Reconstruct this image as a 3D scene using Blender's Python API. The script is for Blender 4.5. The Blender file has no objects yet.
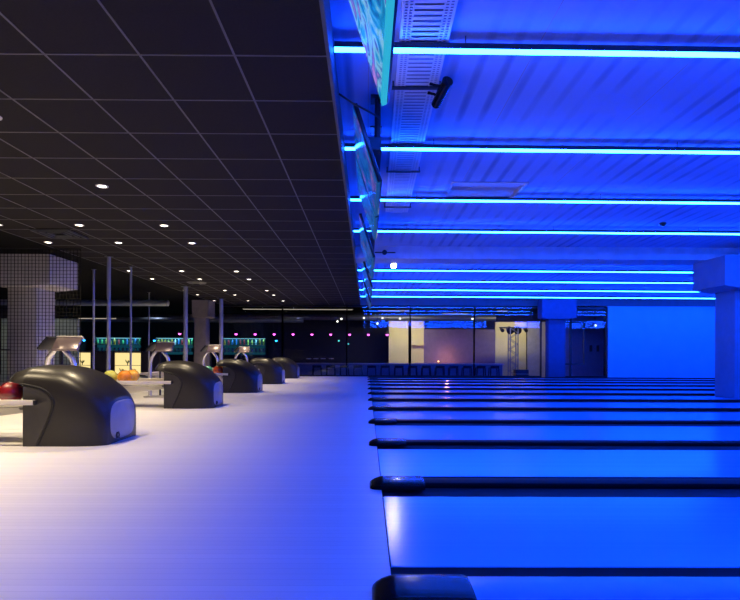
import bpy, bmesh, math, random
from mathutils import Vector, Matrix
random.seed(7)
PI = math.pi
S = bpy.context.scene
COL = S.collection

# ------------------------------------------------------------------ camera, world, exposure
EYE = 0.863
cam_d = bpy.data.cameras.new('camera'); cam = bpy.data.objects.new('camera', cam_d); COL.objects.link(cam)
cam_d.sensor_width = 36.0; cam_d.lens = 531.0 / 740.0 * 36.0
cam_d.shift_x = 0.0; cam_d.shift_y = 0.0730
cam_d.clip_start = 0.05; cam_d.clip_end = 200
cam.matrix_world = (Matrix.Translation((0, 0, EYE)) @ Matrix.Rotation(-0.006, 4, 'Z')
                    @ Matrix.Rotation(PI / 2, 4, 'X') @ Matrix.Rotation(0.0040, 4, 'Z'))
S.camera = cam
w = bpy.data.worlds.new('world'); S.world = w; w.use_nodes = True
w.node_tree.nodes['Background'].inputs[0].default_value = (0.02, 0.025, 0.05, 1)
w.node_tree.nodes['Background'].inputs[1].default_value = 0.05
S.view_settings.view_transform = 'Standard'; S.view_settings.look = 'None'
S.view_settings.exposure = 0.0; S.view_settings.gamma = 1.0; S.view_settings.use_curve_mapping = False
BLUE = (0.0050, 0.070, 1.0)          # colour of the light strips
STRIP = 112.0                          # their strength
WARM = (1.0, 0.80, 0.50)
DOWN = 185.0                           # watts of one downlight

# ------------------------------------------------------------------ materials
MATS = {}
def mat(name, col, rough=0.5, metal=0.0, vary=0.08, scale=6.0, spec=0.5, bump=0.0, stretch=(1, 1, 1), coat=0.0):
    if name in MATS: return MATS[name]
    m = bpy.data.materials.new(name); m.use_nodes = True
    nt = m.node_tree; b = nt.nodes['Principled BSDF']
    b.inputs['Roughness'].default_value = rough; b.inputs['Metallic'].default_value = metal
    b.inputs['Specular IOR Level'].default_value = spec
    b.inputs['Coat Weight'].default_value = coat
    tc = nt.nodes.new('ShaderNodeTexCoord'); mp = nt.nodes.new('ShaderNodeMapping'); mp.inputs['Scale'].default_value = stretch
    nz = nt.nodes.new('ShaderNodeTexNoise'); nz.inputs['Scale'].default_value = scale; nz.inputs['Detail'].default_value = 4
    rp = nt.nodes.new('ShaderNodeValToRGB')
    lo = [max(0, c * (1 - vary)) for c in col]; hi = [min(1, c * (1 + vary)) for c in col]
    rp.color_ramp.elements[0].position = .3; rp.color_ramp.elements[1].position = .7
    rp.color_ramp.elements[0].color = (*lo, 1); rp.color_ramp.elements[1].color = (*hi, 1)
    L = nt.links.new
    L(tc.outputs['Object'], mp.inputs[0]); L(mp.outputs[0], nz.inputs[0]); L(nz.outputs[0], rp.inputs[0]); L(rp.outputs[0], b.inputs['Base Color'])
    if bump:
        bp = nt.nodes.new('ShaderNodeBump'); bp.inputs['Strength'].default_value = bump; bp.inputs['Distance'].default_value = .01
        L(nz.outputs[0], bp.inputs['Height']); L(bp.outputs[0], b.inputs['Normal'])
    MATS[name] = m
    return m

def emit(name, col, strength, vary=0.0):
    if name in MATS: return MATS[name]
    m = bpy.data.materials.new(name); m.use_nodes = True
    nt = m.node_tree; b = nt.nodes['Principled BSDF']
    b.inputs['Base Color'].default_value = (0, 0, 0, 1); b.inputs['Specular IOR Level'].default_value = 0.2
    b.inputs['Emission Color'].default_value = (*col, 1); b.inputs['Emission Strength'].default_value = strength
    MATS[name] = m
    return m

def boards(name, col, dark, pitch, rough, spec=0.5, seam=0.05, across=1, coat=0.0):
    """narrow boards running along X, seams every `pitch` metres of Y"""
    m = bpy.data.materials.new(name); m.use_nodes = True
    nt = m.node_tree; b = nt.nodes['Principled BSDF']; L = nt.links.new
    b.inputs['Roughness'].default_value = rough; b.inputs['Specular IOR Level'].default_value = spec; b.inputs['Coat Weight'].default_value = coat
    g = nt.nodes.new('ShaderNodeNewGeometry'); sp = nt.nodes.new('ShaderNodeSeparateXYZ'); L(g.outputs['Position'], sp.inputs[0])
    d = nt.nodes.new('ShaderNodeMath'); d.operation = 'DIVIDE'; d.inputs[1].default_value = pitch; L(sp.outputs[across], d.inputs[0])
    fr = nt.nodes.new('ShaderNodeMath'); fr.operation = 'FRACT'; L(d.outputs[0], fr.inputs[0])
    lt = nt.nodes.new('ShaderNodeMath'); lt.operation = 'LESS_THAN'; lt.inputs[1].default_value = seam; L(fr.outputs[0], lt.inputs[0])
    fl = nt.nodes.new('ShaderNodeMath'); fl.operation = 'FLOOR'; L(d.outputs[0], fl.inputs[0])
    wn = nt.nodes.new('ShaderNodeTexWhiteNoise'); wn.noise_dimensions = '1D'; L(fl.outputs[0], wn.inputs['W'])
    mx = nt.nodes.new('ShaderNodeMix'); mx.data_type = 'RGBA'
    mx.inputs[6].default_value = (*[c * .96 for c in col], 1); mx.inputs[7].default_value = (*[min(1, c * 1.03) for c in col], 1); L(wn.outputs[0], mx.inputs[0])
    m2 = nt.nodes.new('ShaderNodeMix'); m2.data_type = 'RGBA'; L(lt.outputs[0], m2.inputs[0]); L(mx.outputs[2], m2.inputs[6]); m2.inputs[7].default_value = (*dark, 1)
    L(m2.outputs[2], b.inputs['Base Color'])
    MATS[name] = m
    return m

def concrete_ceiling():
    m = bpy.data.materials.new('ribbed_concrete'); m.use_nodes = True
    nt = m.node_tree; b = nt.nodes['Principled BSDF']; L = nt.links.new
    b.inputs['Roughness'].default_value = .85
    g = nt.nodes.new('ShaderNodeNewGeometry'); sp = nt.nodes.new('ShaderNodeSeparateXYZ'); L(g.outputs['Position'], sp.inputs[0])
    mp = nt.nodes.new('ShaderNodeMapping'); mp.inputs['Scale'].default_value = (2.6, .12, 1); L(g.outputs['Position'], mp.inputs[0])
    nz = nt.nodes.new('ShaderNodeTexNoise'); nz.inputs['Scale'].default_value = 1.6; nz.inputs['Detail'].default_value = 6; nz.inputs['Roughness'].default_value = .65; L(mp.outputs[0], nz.inputs[0])
    n2 = nt.nodes.new('ShaderNodeTexNoise'); n2.inputs['Scale'].default_value = 1.1; L(g.outputs['Position'], n2.inputs[0])
    # stained bands along Y every .42 m
    a = nt.nodes.new('ShaderNodeMath'); a.operation = 'MULTIPLY'; a.inputs[1].default_value = 2 * PI / .20; L(sp.outputs[0], a.inputs[0])
    s = nt.nodes.new('ShaderNodeMath'); s.operation = 'SINE'; L(a.outputs[0], s.inputs[0])
    mr = nt.nodes.new('ShaderNodeMapRange'); mr.inputs[1].default_value = .2; mr.inputs[2].default_value = .95; L(s.outputs[0], mr.inputs[0])
    k = nt.nodes.new('ShaderNodeMath'); k.operation = 'MULTIPLY'; L(mr.outputs[0], k.inputs[0]); L(nz.outputs[0], k.inputs[1])
    k2 = nt.nodes.new('ShaderNodeMapRange'); k2.inputs[1].default_value = .35; k2.inputs[2].default_value = .65; k2.inputs[4].default_value = 1.5; L(n2.outputs[0], k2.inputs[0])
    k3 = nt.nodes.new('ShaderNodeMath'); k3.operation = 'MULTIPLY'; k3.use_clamp = True; L(k.outputs[0], k3.inputs[0]); L(k2.outputs[0], k3.inputs[1])
    mx = nt.nodes.new('ShaderNodeMix'); mx.data_type = 'RGBA'; L(k3.outputs[0], mx.inputs[0])
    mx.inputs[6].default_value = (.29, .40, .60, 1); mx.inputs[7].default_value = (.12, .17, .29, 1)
    # thin plank seams every 1.2 m
    d = nt.nodes.new('ShaderNodeMath'); d.operation = 'DIVIDE'; d.inputs[1].default_value = 1.2; L(sp.outputs[0], d.inputs[0])
    fr = nt.nodes.new('ShaderNodeMath'); fr.operation = 'FRACT'; L(d.outputs[0], fr.inputs[0])
    lt = nt.nodes.new('ShaderNodeMath'); lt.operation = 'LESS_THAN'; lt.inputs[1].default_value = .006; L(fr.outputs[0], lt.inputs[0])
    m2 = nt.nodes.new('ShaderNodeMix'); m2.data_type = 'RGBA'; L(lt.outputs[0], m2.inputs[0]); L(mx.outputs[2], m2.inputs[6]); m2.inputs[7].default_value = (.34, .30, .32, 1)
    L(m2.outputs[2], b.inputs['Base Color'])
    return m

def glass_mat():
    m = bpy.data.materials.new('clear_glass'); m.use_nodes = True
    nt = m.node_tree; nt.nodes.clear(); L = nt.links.new
    o = nt.nodes.new('ShaderNodeOutputMaterial'); mx = nt.nodes.new('ShaderNodeMixShader')
    t = nt.nodes.new('ShaderNodeBsdfTransparent'); t.inputs[0].default_value = (.90, .92, .94, 1)
    g = nt.nodes.new('ShaderNodeBsdfGlossy'); g.inputs['Roughness'].default_value = .01; g.inputs['Color'].default_value = (.55, .6, .7, 1)
    f = nt.nodes.new('ShaderNodeFresnel'); f.inputs[0].default_value = 1.5
    L(f.outputs[0], mx.inputs[0]); L(t.outputs[0], mx.inputs[1]); L(g.outputs[0], mx.inputs[2]); L(mx.outputs[0], o.inputs[0])
    return m

def display_mat(name, seed):
    """picture on a monitor: soft swirls of cyan, blue and violet"""
    m = bpy.data.materials.new(name); m.use_nodes = True
    nt = m.node_tree; b = nt.nodes['Principled BSDF']; L = nt.links.new
    b.inputs['Base Color'].default_value = (.01, .01, .012, 1); b.inputs['Roughness'].default_value = .12
    tc = nt.nodes.new('ShaderNodeTexCoord'); mp = nt.nodes.new('ShaderNodeMapping'); mp.inputs['Location'].default_value = (seed * 3.1, seed * 1.7, seed); L(tc.outputs['Object'], mp.inputs[0])
    mp.inputs['Scale'].default_value = (1, 1, 1.6)
    nz = nt.nodes.new('ShaderNodeTexNoise'); nz.inputs['Scale'].default_value = 3.0; nz.inputs['Detail'].default_value = 3; nz.inputs['Distortion'].default_value = 1.2; L(mp.outputs[0], nz.inputs[0])
    rp = nt.nodes.new('ShaderNodeValToRGB'); cr = rp.color_ramp
    pts = [(.30, (.00, .03, .30)), (.40, (.00, .10, .55)), (.50, (.02, .22, .75)), (.58, (.02, .05, .40)), (.68, (.35, .20, .70)), (.80, (.02, .2, .6))] if seed else [(.30, (.00, .05, .30)), (.42, (.01, .35, .75)), (.50, (.25, .62, .85)), (.57, (.03, .12, .55)), (.66, (.55, .25, .75)), (.78, (.05, .5, .7))]
    cr.elements[0].position, cr.elements[0].color = pts[0][0], (*pts[0][1], 1)
    cr.elements[1].position, cr.elements[1].color = pts[-1][0], (*pts[-1][1], 1)
    for p, c in pts[1:-1]:
        e = cr.elements.new(p); e.color = (*c, 1)
    L(nz.outputs[0], rp.inputs[0]); L(rp.outputs[0], b.inputs['Emission Color']); b.inputs['Emission Strength'].default_value = [0.8, .5, .55, .45, .5, .4, .4, .4, .4][seed]
    return m

def net_tiles(name, col): return mat(name, col, .8, vary=.12, scale=3)

# ------------------------------------------------------------------ mesh builder
class MB:
    def __init__(s): s.bm = bmesh.new()
    def box(s, x0, x1, y0, y1, z0, z1, M=None, bevel=0.0, seg=2):
        r = bmesh.ops.create_cube(s.bm, size=1.0)
        T = Matrix.Translation(((x0 + x1) / 2, (y0 + y1) / 2, (z0 + z1) / 2)) @ Matrix.Diagonal((abs(x1 - x0), abs(y1 - y0), abs(z1 - z0), 1))
        bmesh.ops.transform(s.bm, matrix=T, verts=r['verts'])
        vs = r['verts']
        if bevel:
            es = list({e for v in vs for e in v.link_edges})
            rr = bmesh.ops.bevel(s.bm, geom=es, offset=bevel, segments=seg, profile=.5, affect='EDGES')
            vs = list({v for f in rr['faces'] for v in f.verts} | {v for v in vs if v.is_valid})
        if M is not None: bmesh.ops.transform(s.bm, matrix=M, verts=vs)
        return s
    def cyl(s, p0, p1, r0, r1=None, n=16, caps=True):
        r1 = r0 if r1 is None else r1
        p0, p1 = Vector(p0), Vector(p1); d = p1 - p0
        r = bmesh.ops.create_cone(s.bm, cap_ends=caps, segments=n, radius1=r0, radius2=r1, depth=d.length)
        q = Vector((0, 0, 1)).rotation_difference(d.normalized()).to_matrix().to_4x4()
        bmesh.ops.transform(s.bm, matrix=Matrix.Translation((p0 + p1) / 2) @ q, verts=r['verts'])
        return s
    def ball(s, c, r, n=24):
        k = bmesh.ops.create_uvsphere(s.bm, u_segments=n, v_segments=n // 2, radius=r)
        bmesh.ops.transform(s.bm, matrix=Matrix.Translation(c), verts=k['verts']); return s
    def lathe(s, prof, n=20, M=None):
        rings = []; vs = []
        for r, z in prof:
            if r < 1e-6: v = [s.bm.verts.new((0, 0, z))]
            else: v = [s.bm.verts.new((r * math.cos(2 * PI * k / n), r * math.sin(2 * PI * k / n), z)) for k in range(n)]
            rings.append(v); vs += v
        for a, b in zip(rings, rings[1:]):
            for k in range(n):
                k2 = (k + 1) % n
                if len(a) == 1 and len(b) == 1: continue
                if len(a) == 1: s.bm.faces.new((a[0], b[k2], b[k])) if False else s.bm.faces.new((a[0], b[k], b[k2]))
                elif len(b) == 1: s.bm.faces.new((a[k], a[k2], b[0]))
                else: s.bm.faces.new((a[k], a[k2], b[k2], b[k]))
        if M is not None: bmesh.ops.transform(s.bm, matrix=M, verts=vs)
        return s
    def tube(s, pts, r, n=10):
        pts = [Vector(p) for p in pts]; rings = []
        up = Vector((0.13, 1, .21)).normalized()
        for i, p in enumerate(pts):
            t = (pts[min(i + 1, len(pts) - 1)] - pts[max(i - 1, 0)]).normalized()
            a = t.cross(up).normalized(); b = t.cross(a).normalized()
            rr = r[i] if isinstance(r, (list, tuple)) else r
            rings.append([s.bm.verts.new(p + a * rr * math.cos(2 * PI * k / n) + b * rr * math.sin(2 * PI * k / n)) for k in range(n)])
        for A, B in zip(rings, rings[1:]):
            for k in range(n): s.bm.faces.new((A[k], A[(k + 1) % n], B[(k + 1) % n], B[k]))
        s.bm.faces.new(rings[0][::-1]); s.bm.faces.new(rings[-1]); return s
    def loft(s, rings, cap=True):
        R = [[s.bm.verts.new(p) for p in r] for r in rings]; n = len(R[0])
        for A, B in zip(R, R[1:]):
            for k in range(n): s.bm.faces.new((A[k], A[(k + 1) % n], B[(k + 1) % n], B[k]))
        if cap: s.bm.faces.new(R[0][::-1]); s.bm.faces.new(R[-1])
        return s
    def prism(s, poly, axis, a, b):
        def P(u, v, t): return {'x': (t, u, v), 'y': (u, t, v), 'z': (u, v, t)}[axis]
        return s.loft([[P(u, v, a) for u, v in poly], [P(u, v, b) for u, v in poly]])
    def build(s, name, m, parent=None, sharp=35, loc=None):
        bmesh.ops.recalc_face_normals(s.bm, faces=s.bm.faces[:])
        for f in s.bm.faces: f.smooth = True
        for e in s.bm.edges:
            if len(e.link_faces) == 2 and e.calc_face_angle(0) > math.radians(sharp): e.smooth = False
        me = bpy.data.meshes.new(name); s.bm.to_mesh(me); s.bm.free()
        me.materials.append(m)
        o = bpy.data.objects.new(name, me); COL.objects.link(o)
        if parent: o.parent = parent
        if loc: o.location = loc
        return o

def tag(o, label=None, cat=None, group=None, kind=None):
    if label: o['label'] = label
    if cat: o['category'] = cat
    if group: o['group'] = group
    if kind: o['kind'] = kind
    return o
def thing(name, label, cat, loc=(0, 0, 0), rz=0.0, group=None):
    o = bpy.data.objects.new(name, None); COL.objects.link(o); o.empty_display_size = .1
    o.location = loc; o.rotation_euler = (0, 0, rz)
    return tag(o, label, cat, group)
def struct(name, mb, m, label=None, cat=None, parent=None):
    o = mb.build(name, m, parent)
    if parent is None: tag(o, label or name.replace('_', ' ') + ' of the bowling hall', cat or name.split('_')[0], kind='structure')
    return o
def copy_tree(o, parent=None):
    c = o.copy(); COL.objects.link(c)
    if parent: c.parent = parent
    for ch in list(o.children): copy_tree(ch, c)
    return c
ORD = ['first', 'second', 'third', 'fourth', 'fifth', 'sixth', 'seventh', 'eighth', 'ninth', 'tenth', 'eleventh', 'twelfth', 'thirteenth', 'fourteenth']
def spot(name, loc, direction, energy, col, angle, blend=.5, r=.05, parent=None):
    l = bpy.data.lights.new(name, 'SPOT'); l.energy = energy; l.color = col; l.spot_size = math.radians(angle); l.spot_blend = blend; l.shadow_soft_size = r
    o = bpy.data.objects.new(name, l); COL.objects.link(o); o.location = loc
    o.rotation_euler = Vector(direction).to_track_quat('-Z', 'Y').to_euler()
    if parent: o.parent = parent
    return o
def point(name, loc, energy, col, r=.05, parent=None):
    l = bpy.data.lights.new(name, 'POINT'); l.energy = energy; l.color = col; l.shadow_soft_size = r
    o = bpy.data.objects.new(name, l); COL.objects.link(o); o.location = loc
    if parent: o.parent = parent
    return o

# ------------------------------------------------------------------ palette
M_floor = boards('white_approach_boards', (.78, .75, .72), (.68, .655, .63), .052, .36, spec=.40, seam=.10)
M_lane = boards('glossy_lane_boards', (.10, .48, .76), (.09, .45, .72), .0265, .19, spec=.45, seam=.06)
M_gutter = mat('dark_gutter_plastic', (.06, .06, .075), .45, spec=.25)
M_caplit = mat('lit_divider_capping', (.16, .46, .74), .22)  # capping of the nearest divider, its blue light put into the colour
M_shelfboard = mat('grey_shelf_board', (.4, .42, .45), .4)
M_capside = mat('dark_divider_side', (.03, .03, .04), .5, spec=.2)
M_black = mat('black_plastic_gloss', (.008, .008, .010), .20, spec=.22)
M_hood = mat('charcoal_moulded_plastic', (.021, .0185, .0175), .34, spec=.38, scale=30, bump=.02)
M_hood2 = mat('charcoal_recess_plastic', (.030, .027, .026), .42, scale=30, bump=.02)
M_groove = mat('black_rubber', (.006, .006, .006), .6)
M_endp = mat('pale_grey_panel', (.26, .26, .27), .4)
M_steel = mat('brushed_steel', (.52, .50, .47), .35, .6, scale=40, stretch=(1, 20, 20))
M_rail = mat('pale_rail_paint', (.62, .57, .49), .45)
M_chrome = mat('satin_chrome', (.70, .68, .70), .25, .7)
M_dkmetal = mat('dark_frame_metal', (.014, .014, .018), .4, .3)
M_tile = mat('charcoal_ceiling_tile', (.020, .0175, .0175), .95, spec=.12, scale=60, bump=.05)
M_tbar = mat('grey_ceiling_bar', (.092, .086, .088), .6)
M_blackceil = mat('black_void_ceiling', (.005, .005, .0055), .95, spec=.1)
M_concrete = concrete_ceiling()
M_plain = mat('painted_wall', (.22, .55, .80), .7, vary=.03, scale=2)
M_blkwall = mat('navy_black_wall', (.022, .022, .035), .8)
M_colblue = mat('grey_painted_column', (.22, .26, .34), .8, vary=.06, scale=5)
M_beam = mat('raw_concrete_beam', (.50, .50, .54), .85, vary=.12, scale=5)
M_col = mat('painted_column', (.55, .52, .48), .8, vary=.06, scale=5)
M_glass = glass_mat()
M_strip = emit('blue_light_strip', BLUE, STRIP)
M_stripmount = mat('dark_strip_channel', (.03, .03, .035), .5)
M_bulb = emit('downlight_bulb', (1.0, .86, .70), 9)
M_ring = mat('white_downlight_ring', (.5, .48, .45), .4)

# ------------------------------------------------------------------ room shell
XB, XR, XL, YE, YB = -0.24, 19.6, -14.0, 20.4, 27.5
XDARK = -5.645
ZD, ZC = 2.751, 3.05
b = MB(); b.box(XL, .098, -3, YE, -.16, 0)
struct('floor', b, M_floor, 'pale boarded approach floor running across the hall', 'floor')
b = MB(); b.box(.098, XR, -3, YE, -.22, -.14)
struct('floor_under_lanes', b, M_capside, 'dark sunken floor the lanes are laid on', 'floor')
b = MB(); b.box(XL, XR, YE, YB, -.56, -.40)
struct('floor_back_room', b, mat('dark_bar_floor', (.10, .09, .10), .35), 'dark lower floor of the bar behind the glass', 'floor')

# tiled dark ceiling
b = MB(); b.box(XDARK, XB, -3, YE + .1, ZD, ZD + .06)
cl = struct('ceiling', b, M_tile, 'charcoal suspended tile ceiling over the approach', 'ceiling')
b = MB(); k = 0
while XB - .005 - .6 * k > XDARK - .01:
    x = XB - .005 - .6 * k; b.box(x - .0065, x + .0065, -3, YE + .1, ZD - .004, ZD + .01); k += 1
k = -10
while 3.366 + .5985 * k < YE:
    y = 3.366 + .5985 * k; b.box(XDARK, XB, y - .0055, y + .0055, ZD - .004, ZD + .01); k += 1
struct('tile_grid', b, M_tbar, parent=cl)
b = MB(); b.box(XL, XDARK, -3, YB, ZD + .02, ZD + .1)
struct('ceiling_left', b, M_blackceil, 'plain black ceiling beyond the tiles', 'ceiling')
b = MB(); b.box(XL, XR, YE + .1, YB, 3.0, 3.1)
struct('ceiling_back_room', b, M_blackceil, 'black ceiling of the bar behind the glass', 'ceiling')
b = MB(); b.box(XB - .022, XB, -3, YE, ZD - .012, ZC)
struct('trim_1', b, mat('grey_bulkhead', (.10, .10, .11), .6, spec=.2), 'grey edge trim where tiles meet the blue ceiling', 'trim')

# concrete ceiling over the lanes with a hatch opening
HX0, HX1, HY0, HY1 = 1.10, 2.02, 6.75, 7.55
b = MB()
b.box(XB, HX0, -3, YE, ZC, ZC + .12); b.box(HX1, XR, -3, YE, ZC, ZC + .12)
b.box(HX0, HX1, -3, HY0, ZC, ZC + .12); b.box(HX0, HX1, HY1, YE, ZC, ZC + .12)
struct('ceiling_lanes', b, M_concrete, 'ribbed raw concrete ceiling washed in blue light', 'ceiling')
b = MB()
for (x0, x1, y0, y1) in ((HX0 - .03, HX1 + .03, HY0 - .03, HY0), (HX0 - .03, HX1 + .03, HY1, HY1 + .03), (HX0 - .03, HX0, HY0, HY1), (HX1, HX1 + .03, HY0, HY1)):
    b.box(x0, x1, y0, y1, ZC - .012, ZC + .06)
b.box(HX0 - .03, HX1 + .03, HY0 - .03, HY1 + .03, ZC + .06, ZC + .09)
struct('ceiling_hatch', b, mat('pale_hatch_lining', (.50, .42, .38), .7), 'rectangular recessed opening in the concrete ceiling', 'ceiling hatch')
b = MB(); b.box(XB, XR, 10.75, 11.35, 2.80, ZC)
struct('ceiling_beam', b, M_beam, 'grey concrete downstand beam crossing the blue ceiling', 'beam')

# walls
b = MB(); b.box(9.30, XR, YE, YE + .15, -.2, 2.74)
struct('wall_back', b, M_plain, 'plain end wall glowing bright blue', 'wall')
b = MB(); b.box(XB - .02, XR, YE - .06, YE + .15, 2.74, ZC)
struct('trim_2', b, mat('dark_header', (.10, .10, .12), .6), 'dark header band above glass and blue wall', 'trim')
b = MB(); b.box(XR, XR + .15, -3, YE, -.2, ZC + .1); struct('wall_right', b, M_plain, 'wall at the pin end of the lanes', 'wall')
b = MB(); b.box(XL - .15, XL, -3, YB, -.6, 3.1); struct('wall_left', b, M_blkwall, 'dark wall at the outer side of the bar', 'wall')
b = MB(); b.box(XL, XR, YB, YB + .15, -.6, 3.1); struct('wall_far', b, M_blkwall, 'near-black rear wall of the bar', 'wall')
b = MB(); b.box(XL, XR, -3.15, -3, -.2, ZC + .1); struct('wall_front', b, mat('dark_wall_front', (.10, .10, .11), .8), 'wall behind the camera', 'wall')

# columns
def column(name, x0, x1, y0, y1, z1, cx0, cx1, cy0, cy1, cz0, m, label):
    b = MB(); b.box(x0, x1, y0, y1, .002, cz0, bevel=.012)
    c = struct(name, b, m, label, 'column')
    b = MB(); b.prism([(cx0, cz0 + .05), (x0 - .02, cz0), (x1 + .02, cz0), (cx1, cz0 + .05), (cx1, z1), (cx0, z1)], 'y', cy0, cy1)
    struct('capital', b, m, parent=c)
    return c
column('column', -7.08, -6.50, 10.5, 11.1, ZD, -7.42, -6.08, 10.2, 11.2, 2.14, M_col, 'pale square column with wide capital behind the netting')
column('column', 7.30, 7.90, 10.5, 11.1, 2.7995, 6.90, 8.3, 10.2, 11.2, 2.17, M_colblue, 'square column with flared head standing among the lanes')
column('column', -6.14, -5.73, 18.9, 19.4, ZD, -6.19, -5.60, 18.8, 19.6, 2.13, mat('dark_column', (.20, .17, .16), .8, vary=.1, scale=6), 'grey column with capital rising behind the second ball return')
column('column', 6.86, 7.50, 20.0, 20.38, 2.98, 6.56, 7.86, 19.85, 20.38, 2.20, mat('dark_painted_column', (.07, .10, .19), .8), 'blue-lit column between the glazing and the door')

# glazing along the back
def bay(n, x0, x1, zt, label, y=YE + .03, mid=()):
    b = MB(); f = .05
    b.box(x0 - f / 2, x0 + f / 2, y - .04, y + .04, 0, zt); b.box(x1 - f / 2, x1 + f / 2, y - .04, y + .04, 0, zt)
    b.box(x0 + f / 2, x1 - f / 2, y - .04, y + .04, zt - .07, zt); b.box(x0 + f / 2, x1 - f / 2, y - .04, y + .04, 0, .05)
    for (a0, a1, c0, c1) in mid: b.box(a0, a1, y - .03, y + .03, c0, c1)
    o = struct('window_%d' % n, b, M_dkmetal, label, 'window')
    b = MB(); b.box(x0 + f / 2, x1 - f / 2, y - .006, y + .006, .05, zt - .07)
    struct('glass_pane', b, M_glass, parent=o)
    return o
X = lambda px, D: (px - 366.5) / 531.0 * D
bays = [(222, 282), (282, 346.5), (346.5, 409.7), (409.7, 474), (474, 541)]
names = ['glazed bay in front of the turquoise bottle shelves', 'glazed bay showing the row of magenta lamps',
         'glazed bay with the wide pale yellow panel behind', 'glazed bay with the violet wall and counter behind', 'glazed bay with the light truss behind']
for i, ((a, c), nm) in enumerate(zip(bays, names)): bay(i + 1, X(a, YE), X(c, YE), 2.74, nm)
bay(6, X(564, YE), X(607, YE), 2.70, 'narrow dark-framed glazed door beside the blue wall', mid=[(X(570, YE), X(571.8, YE), .05, 2.6), (X(564, YE), X(585, YE), 2.08, 2.13), (X(584, YE), X(585, YE), .5, 2.1), (X(564, YE), X(585, YE), .48, .53)])
b = MB(); b.box(-14, X(222, YE), YE - .02, YE + .06, -.4, .25); struct('wall_low', b, M_blkwall, 'low dark upstand under the bar area', 'wall')
b = MB(); b.box(XL, .098, YE - .02, YE, -.40, -.0); struct('floor_edge', b, M_dkmetal, 'dark edge of the approach floor', 'floor')

# ------------------------------------------------------------------ lanes and dividers
P = 1.60; LX = .10
b = MB(); b.box(0, XR - LX - .05, 0, 1.063, -.14, 0, bevel=.004, seg=1)
lane_me = None
lanes = []
for k in range(-1, 11):
    root = thing('bowling_lane', 'glossy blue-lit bowling lane, %s from the camera end' % ORD[k + 1], 'bowling lane', (LX, 2.155 + P * k, 0), group='bowling lanes')
    if not lanes:
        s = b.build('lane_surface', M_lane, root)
        q = MB(); q.box(-.003, .001, .0, 1.063, .0003, .0012); q.build('foul_line', M_groove, root)
    else:
        for ch in lanes[0].children:
            c = ch.copy(); c.parent = root; COL.objects.link(c)
    lanes.append(root)

def arc_pts(x0, x1, r, n=8): return [((x0 + x1) / 2 - r * math.cos(PI * t / n), -r * .62 * math.sin(PI * t / n)) for t in range(n + 1)]
Lg = XR - LX - .05
divs = []
M_capshade = mat('shaded_divider_capping', (.012, .012, .016), .65, spec=.12)  # same capping on the farther dividers, painted in its unlit tone
for k in range(0, 12):
    yc = 1.885 + P * k
    root = thing('lane_divider', 'capped lane divider with black rounded nose, %s from the camera end' % ORD[k], 'lane divider', (LX, yc, 0), group='lane dividers')
    if not divs:
        q = MB(); q.box(.02, Lg, -.10, .10, .0, .036, bevel=.010); q.build('cap', M_caplit, root)
        q = MB(); q.box(.02, Lg, -.075, .075, .0, .036, bevel=.010); c1 = q.build('cap', M_capshade); shaded_cap = c1.data; bpy.data.objects.remove(c1)
        q = MB(); q.box(.02, Lg, -.07, .07, -.14, .0); q.build('core', M_capside, root)
        for sgn in (-1, 1):
            y0, y1 = sorted((sgn * .072, sgn * .262))
            outer = arc_pts(y0, y1, (y1 - y0) / 2)
            inner = [(u, v - .012) for u, v in reversed(outer)]
            q = MB(); q.prism(outer + inner, 'x', .0, Lg); q.build('gutter', M_gutter, root)
        # rounded nose hood
        rings = []
        for (xx, wd, ht, z0) in ((-.078, .070, .004, 0.0), (-.074, .088, .012, 0.0), (-.062, .102, .022, 0.0), (-.042, .112, .034, 0.0), (-.015, .117, .044, 0.0), (.01, .119, .049, 0.0), (.13, .119, .050, 0.0), (.26, .118, .049, 0.0), (.275, .112, .044, 0.0)):
            z0 = .001
            ring = []
            n = 14
            for t in range(n + 1):
                a = PI * t / n
                ring.append((xx, -wd * math.copysign(abs(math.cos(a)) ** .62, math.cos(a)), z0 + ht * math.sin(a) ** .5 if 0 < t < n else z0))
            rings.append(ring)
        q = MB(); q.loft(rings); q.build('nose_hood', M_black, root, sharp=50)
    else:
        for ch in divs[0].children:
            c = ch.copy(); c.parent = root; COL.objects.link(c)
            if ch.name == 'cap': c.data = shaded_cap
    divs.append(root)

# ------------------------------------------------------------------ blue light strips
ys = [0.0, 1.80, 3.63, 5.38, 7.17, 8.99, 13.2, 15.15, 17.2, 19.2]
st = []
for i, y in enumerate(ys):
    root = thing('strip_light', 'blue glowing strip light across the concrete ceiling, %s from the camera end' % ORD[i], 'strip light', (XB + .01, y, ZC), group='blue ceiling strip lights')
    root.rotation_euler = (0, 0, .011)
    if not st:
        q = MB(); q.box(0, XR - XB - .3, -.014, .014, -.118, -.098); q.build('diffuser', M_strip, root)
        q = MB(); q.box(0, XR - XB - .3, -.018, .018, -.098, -.060); q.build('mounting_channel', M_stripmount, root)
        for t in range(8):
            q = MB(); q.cyl((.9 + 2.5 * t, 0, -.060), (.9 + 2.5 * t, 0, -.001), .003, n=6); q.build('hanger', M_stripmount, root)
    else:
        for ch in st[0].children:
            c = ch.copy(); c.parent = root; COL.objects.link(c)
    st.append(root)

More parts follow.
